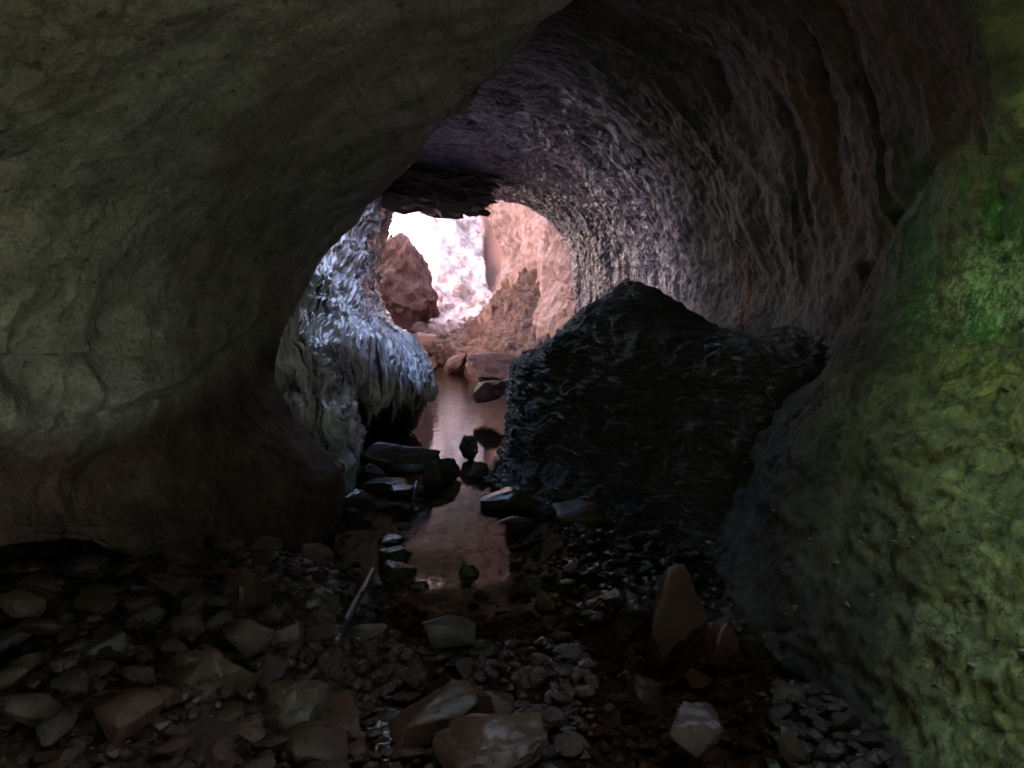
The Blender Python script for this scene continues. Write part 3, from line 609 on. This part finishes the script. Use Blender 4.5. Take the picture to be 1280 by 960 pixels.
# ------------------------------------------------------------------ stones
def rock_mesh(name, seed, size=(1, 1, 1), planes=11, sub=3, sharp=26, rough=0.05, material=None, box=2.8):
    """an angular stone: the hull of random points on a squarish ball, edges chipped, faces roughened, in a size[x, y, z] box on its lowest point"""
    rs = np.random.RandomState(seed); bm = bmesh.new(); n = planes + 8
    d = rs.normal(size=(n, 3)); d /= np.sum(np.abs(d) ** box, axis=1)[:, None] ** (1 / box); d *= rs.uniform(.82, 1.06, (n, 1))
    for p in d: bm.verts.new(p)
    r = bmesh.ops.convex_hull(bm, input=bm.verts[:])
    bmesh.ops.delete(bm, geom=[v for v in bm.verts if not v.link_faces], context='VERTS')
    bmesh.ops.dissolve_limit(bm, angle_limit=.22, verts=bm.verts[:], edges=bm.edges[:])
    bmesh.ops.bevel(bm, geom=bm.edges[:], offset=.045 if sub > 3 else .06, segments=2 if sub > 3 else 1, affect='EDGES', profile=.6, clamp_overlap=True)
    bmesh.ops.triangulate(bm, faces=bm.faces[:])
    for lim in ((.7, .45, .28, .18, .12) if sub > 4 else (.7, .45, .28, .2) if sub > 3 else (.7, .5)):
        E = [e for e in bm.edges if e.calc_length() > lim]
        if E: bmesh.ops.subdivide_edges(bm, edges=E, cuts=1); bmesh.ops.triangulate(bm, faces=bm.faces[:])
    bm.verts.ensure_lookup_table(); bm.normal_update()
    V = np.array([v.co[:] for v in bm.verts]); Nn = np.array([v.normal[:] for v in bm.verts])
    disp = rough * (1.2 * fbm(V * 1.3 + seed * 3.1, 2) + .8 * fbm(V * 3.5 + seed, 3))
    if sub > 3: disp += rough * .5 * ridged(V * np.array((2, 2, 5)) + seed, 2)
    P = V + Nn * disp[:, None]; lo, hi = P.min(0), P.max(0)
    P = (P - (lo + hi) / 2) / (hi - lo) * np.array(size); P[:, 2] -= P[:, 2].min()
    for v, p in zip(bm.verts, P): v.co = p
    me = bpy.data.meshes.new(name); bm.to_mesh(me); bm.free()
    me.polygons.foreach_set('use_smooth', np.full(len(me.polygons), True))
    me.set_sharp_from_angle(angle=math.radians(32))
    if material: me.materials.append(material)
    return me
def place(name, me, loc, rot=(0, 0, 0), label=None, cat='stone', group=None, scale=1.0):
    o = bpy.data.objects.new(name, me); C.objects.link(o); o.location = loc; o.rotation_euler = rot
    o.scale = (scale,) * 3 if isinstance(scale, float) else scale
    if label: tag(o, label, cat, group)
    return o
def boulder(px, py_base, w_px, h_px, label, seed, mat='stone', z0=None, depth=0.8, rot=(0, 0, 0), name='stone', D=None, planes=11, sink=.12, rough=.05, sub=4, cat='stone', group=None, sharp=60, taper=0):
    """a single stone whose foot shows at (px, py_base) in the photo; width and height follow from its distance"""
    p = on_ground(px, py_base, z0 or 0.0) if D is None else pix(px, py_base, D)
    w = w_px * p[1] / FPX; h = h_px * p[1] / FPX / .97
    me = rock_mesh(name, seed, (w, w * depth, h * (1 + sink)), planes, sub, sharp, rough, MAT[mat])
    if taper:
        for v in me.vertices: k = 1 - taper * v.co.z / (h * (1 + sink)); v.co.x = v.co.x * k - .18 * w * (1 - k); v.co.y *= k
    return place(name, me, (p[0], p[1] + w * depth * .4, p[2] - h * sink), rot, label, cat, group)

# --- hand-placed stones
B = boulder
B(807, 893, 48, 52, 'six-sided brown stone standing alone on the gravel in front of the leaning slab', 3, 'stone', planes=9)
B(848, 832, 96, 138, 'tall leaning brown rock slab propped against the foot of the right slope', 5, 'stone', depth=.45, rot=(.12, -.16, .5), planes=8, name='rock_slab', cat='rock slab')
B(912, 838, 46, 62, 'small upright stone tucked between the leaning slab and the right slope', 6, 'stone', rot=(0, -.25, .3))
B(1006, 962, 34, 66, 'narrow pale pointed stone tilted at the foot of the right slope', 8, 'olive', depth=.6, rot=(0, -.45, .2), planes=8)
B(872, 944, 72, 56, 'broad rounded brown stone lying beyond the six-sided stone towards the right slope', 9, 'stone')
B(840, 812, 30, 30, 'small yellowish stone at the foot of the leaning slab', 10, 'olive')
B(268, 938, 128, 125, 'large olive slab with a rust stain, biggest rock of the left heap', 12, 'olive', depth=.7, rot=(-.25, -.35, .25), planes=8, name='rock_slab', cat='rock slab', z0=.03)
B(360, 946, 104, 82, 'round knobbly olive boulder beside the large stained slab', 13, 'olive', rough=.09, z0=.02)
B(408, 868, 40, 52, 'square olive block standing under the lower end of the steel pipe', 14, 'olive', planes=7, z0=.03)
B(352, 850, 44, 72, 'upright waisted brown stone leaning against the left heap', 15, 'stone', rot=(0, .15, 0), z0=.04)
B(298, 800, 68, 86, 'tall wedge-shaped rock at the top of the left heap below the brown wall', 16, 'stone', z0=.08, planes=8)
B(375, 788, 118, 50, 'long low pinkish rock ridge lying beside the steel pipe', 17, 'damstone', depth=.5, rot=(0, .18, -.3), z0=.05, rough=.08, name='rock_slab', cat='rock slab')
B(386, 838, 46, 40, 'squat reddish stone behind the square olive block', 18, 'stone', z0=.05)
B(452, 820, 66, 32, 'flat pale-topped stone lying under the steel pipe', 19, 'olive', z0=.02)
B(555, 930, 140, 62, 'long slanting grey slab ridge rising out of the near gravel', 20, 'stone', depth=.45, rot=(0, -.22, .35), planes=8, name='rock_slab', cat='rock slab')
B(612, 918, 66, 50, 'rounded brown stone resting on the upper end of the slanting slab', 21, 'stone', z0=.02)
B(582, 905, 28, 46, 'small upright yellowish stone set against the slanting slab', 22, 'olive', z0=.02)
B(612, 985, 160, 70, 'broad low muddy boulder half buried below the slanting slab', 23, 'stone', rough=.08)
B(560, 812, 74, 34, 'mossy olive stone at the near edge of the pool', 24, 'olive', z0=.02)
B(120, 860, 120, 60, 'long olive slab in the dark hollow under the left overhang', 25, 'olive', depth=.5, rot=(.1, -.3, .2), z0=.08, name='rock_slab', cat='rock slab')
B(230, 905, 40, 60, 'upright grey stone between the dark hollow and the large stained slab', 26, 'stone', z0=.05)
B(265, 945, 60, 26, 'small pale cobble lying below the large stained slab', 27, 'damstone')
# natural dam
B(492, 602, 118, 48, 'wide flat-topped dark slab, largest stone of the natural dam', 30, 'damstone', depth=.55, planes=7, D=5.75)
B(551, 616, 50, 42, 'rounded squarish block at the end of the natural dam', 31, 'damstone', planes=8, D=5.45, depth=.9)
B(465, 604, 36, 22, 'small rounded block set in front of the wide dam slab', 32, 'damstone', D=5.5)
B(484, 624, 74, 22, 'flat wet-topped stone at the waterline below the dam slab', 33, 'damstone', D=5.25, depth=.7)
B(500, 622, 32, 14, 'thin pale stone wedged under the natural dam', 34, 'damstone', D=5.1)
B(579, 572, 28, 28, 'pointed stone perched at the water gap behind the dam block', 35, 'damstone', D=6.3, planes=7, rot=(0, .5, .2))
B(600, 602, 34, 24, 'angular dark stone in the water gap opposite the dam block', 36, 'damstone', D=5.7, planes=7)
B(646, 650, 92, 36, 'long wet stone with a shining rim at the foot of the shale bank', 37, 'damstone', depth=.55, rot=(0, -.1, .15), D=4.75)
B(640, 672, 66, 22, 'low wet stone in front of the shining-rimmed stone', 38, 'damstone', D=4.4, depth=.6)
B(742, 672, 104, 44, 'wide reddish ledge stone lying at the base of the shale bank', 39, 'stone', D=4.35, depth=.6, name='rock_slab', cat='rock slab')
B(440, 655, 60, 40, 'ribbed wet stone hanging over the water below the flowstone', 40, 'damstone', D=4.9)
# stones standing in the pool
for k, (px, pb, w, h, lab) in enumerate(((492, 706, 46, 18, 'broken wet stone in the dark pool behind the smooth oval stone'),
        (494, 727, 52, 20, 'smooth pale oval stone in the dark pool by the pipe tip'),
        (488, 684, 34, 12, 'thin shining stone in the pool nearest the ribbed wet stone'),
        (522, 738, 28, 10, 'flat sliver of stone in the pool past the oval stone'),
        (586, 722, 28, 14, 'small rough stone alone in the middle of the pool reflection'),
        (664, 744, 30, 20, 'pale-tipped stone at the pool edge below the shale bank'),
        (681, 766, 28, 26, 'round amber stone beside the pale-tipped stone'))):
    B(px, pb, w, h, lab, 50 + k, 'damstone' if k < 5 else 'olive', sink=.3)
# far boulders by the bright water
B(531, 440, 30, 24, 'rounded pink-brown boulder at the far end of the bright water', 60, 'farstone', D=19.0, group=None)
B(585, 452, 36, 18, 'orange-brown blocky boulder at the waterline below the rubble mound', 61, 'farstone', D=17.6, planes=7)
B(575, 466, 40, 22, 'dark layered boulder dipping into the bright water', 62, 'redrock', D=16.2, depth=.8, rot=(0, -.3, 0))
B(538, 466, 16, 20, 'small dark stone against the flowstone edge in bright water', 63, 'redrock', D=15.8)
B(618, 482, 90, 40, 'big sloping red-brown slab at the foot of the rubble mound', 64, 'redrock', D=13.6, depth=.7, rot=(0, .25, 0), name='rock_slab', cat='rock slab')
B(620, 498, 58, 24, 'dark tilted slab with a pale upper edge jutting over the water', 65, 'redrock', D=9.2, depth=1.0, rot=(0, -.3, .2), planes=7, name='rock_slab', cat='rock slab')
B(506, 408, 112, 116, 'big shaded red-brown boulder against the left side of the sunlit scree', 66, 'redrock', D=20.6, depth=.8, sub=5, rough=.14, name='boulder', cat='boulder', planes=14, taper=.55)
for k, (px, py, w, h, D) in enumerate(((594, 412, 16, 26, 17), (618, 402, 26, 24, 16.2), (640, 400, 18, 26, 15.4), (676, 420, 14, 24, 13.9), (652, 355, 24, 16, 16), (668, 350, 20, 20, 15.7), (632, 358, 22, 14, 16.4),
        (600, 430, 18, 12, 16.9), (640, 440, 16, 12, 14.8), (590, 428, 16, 10, 17.2), (655, 432, 14, 14, 14.3), (622, 452, 16, 12, 14.9), (585, 436, 14, 10, 17.5))):
    B(px, py, w, h, 'pale broken rock lodged in the brown rubble mound', 80 + k, 'farstone', D=D, rot=(random.uniform(-.4, .4), random.uniform(-.6, .6), random.uniform(0, 3)), planes=8, group='pale rocks in the rubble mound', sink=.3, sub=3, name='rubble_rock', cat='rock')

for k in range(44):
    t = random.random(); py = random.uniform(380, 452); px = random.uniform(590 + (420 - py) * .6 if py < 425 else 575, 700); D = 19.3 - (px - 540) * .036 - (py - 400) * .012
    w = random.uniform(9, 30)
    B(px, py, w, w * random.uniform(.4, .8), 'brown broken rock lodged in the rubble mound', 120 + k, 'redrock' if k % 3 else 'farstone', D=D, rot=(random.uniform(-.4, .4), random.uniform(-.5, .5), random.uniform(0, 3)), planes=7, group='brown rocks in the rubble mound', sink=.4, sub=3, name='rubble_rock', cat='rock')
# hanging ledge over the bright opening
def ledge():
    me = rock_mesh('hanging_ledge', 74, (2.0, 1.5, .80), 9, 5, 40, .26, MAT['crag'])
    p = pix(515, 264, 9.2)
    tag(place('hanging_ledge', me, (p[0], p[1] + .4, p[2] - .02), (.1, .16, .1)), 'dark jagged rock ledge hanging from the roof over the bright opening', 'rock ledge')
ledge()

# --- scattered stones: 14 shapes shared by many individuals
shapes = [rock_mesh('stone', 200 + k, (1.0, .6 + .35 * random.random(), .26 + .34 * random.random()), 8 + k % 4, 3, 60, .05, MAT['olive' if k in (4, 9) else 'stone']) for k in range(14)]
placed = []
def scatter(n, region, smin, smax, label, group, lift=0.0):
    done = tries = 0
    while done < n and tries < n * 60:
        tries += 1
        px = random.uniform(region[0], region[2]); py = random.uniform(region[1], region[3])
        if len(region) > 4 and not region[4](px, py): continue
        p = on_ground(px, py, region[5] if len(region) > 5 else 0.0); s = random.uniform(smin, smax) ** 1.0
        if any((p[0] - q[0]) ** 2 + (p[1] - q[1]) ** 2 < (.36 * (s + q[2])) ** 2 for q in placed): continue
        placed.append((p[0], p[1], s)); z = float(floor_z(p[0], p[1])) - s * .10 + lift * random.random()
        k = random.randrange(len(shapes)); lab = ('large ' if s > smin + .62 * (smax - smin) else 'small ') + ('olive ' if k in (4, 9) else '') + label
        place('stone', shapes[k], (p[0], p[1], z), (random.gauss(0, .22), random.gauss(0, .22), random.uniform(0, 6.28)), lab, 'stone', group, float(s)); done += 1
heap = lambda px, py: px < 430 and py > 720 + max(0, (200 - px)) * .35
scatter(80, (0, 720, 430, 985, heap, .12), .06, .19, 'angular stone in the heap below the left wall', 'stones of the left heap', .10)
scatter(75, (430, 770, 760, 975), .035, .11, 'wet stone in the gravel bank beside the slanting grey slab', 'stones of the near gravel bank', .03)
scatter(70, (640, 660, 860, 800), .04, .12, 'wet stone in the shallow water below the shale bank', 'stones in the right shallows', .02)
scatter(36, (760, 800, 1080, 975, lambda x, y: y > 790 + (x - 760) * .33), .04, .11, 'wet stone on the floor along the right slope', 'stones along the right slope', .02)

# --- gravel nobody could count
def gravel():
    bases = []
    for k in range(6):
        bm = bmesh.new(); bmesh.ops.create_icosphere(bm, subdivisions=1, radius=1)
        V = np.array([v.co[:] for v in bm.verts]); F = np.array([[v.index for v in f.verts] for f in bm.faces]); bm.free()
        V = V * (1 + .35 * RNG.uniform(-1, 1, (len(V), 1))) * np.array((1, .75, .5)); bases.append((V, F))
    Vs, Fs, off = [], [], 0
    for _ in range(9000):
        y = 1.35 + 4.1 * RNG.rand() ** 1.3; x = RNG.uniform(-.75, .62) * y
        if y > 3.3 and x < .15 and x > -1.0 and RNG.rand() < .9: continue
        if x > 1.0 or x < -2: continue
        s = .008 + .030 * RNG.rand() ** 2; V, F = bases[RNG.randint(6)]
        a = RNG.rand() * 6.28; c, sn = math.cos(a), math.sin(a); Rm = np.array(((c, -sn, 0), (sn, c, 0), (0, 0, 1)))
        Vs.append(V @ Rm.T * s + np.array((x, y, 0.0))); Vs[-1][:, 2] += float(floor_z(x, y)) + .4 * s + .01; Fs.append(F + off); off += len(V)
    o = link_mesh('gravel', np.concatenate(Vs), np.concatenate(Fs), MAT['stone'], None, False); o['kind'] = 'stuff'
    tag(o, 'fine wet gravel between the stones of the stream bed', 'gravel')
gravel()

# ------------------------------------------------------------------ steel pipe
def pipe(name, A, Bp, r, label):
    A, Bp = Vector(A), Vector(Bp); L = (Bp - A).length; bm = bmesh.new(); ns = 24
    prof = [(r * .72, .02), (r * .72, 0), (r, 0), (r, L * .3), (r * 1.02, L * .6), (r, L), (r * .72, L), (r * .72, L - .02)]
    rings = [[bm.verts.new((q * math.cos(t * 2 * math.pi / ns), q * math.sin(t * 2 * math.pi / ns), h)) for t in range(ns)] for q, h in prof]
    for a, b in zip(rings, rings[1:]):
        for t in range(ns): bm.faces.new((a[t], a[(t + 1) % ns], b[(t + 1) % ns], b[t]))
    me = bpy.data.meshes.new(name); bm.to_mesh(me); bm.free(); me.materials.append(MAT['steel'])
    me.polygons.foreach_set('use_smooth', np.full(len(me.polygons), True))
    o = bpy.data.objects.new(name, me); C.objects.link(o); o.location = A
    o.rotation_euler = (Bp - A).to_track_quat('Z', 'Y').to_euler(); return tag(o, label, 'pipe')
pipe('steel_pipe', pix(416, 808, 2.45), pix(466, 713, 3.1), .0135, 'thin blue-grey steel pipe leaning over the stones at the pool edge')
pipe('steel_pipe', pix(514, 640, 4.95), pix(521, 602, 5.1), .011, 'short dark pipe standing in the water against the natural dam')
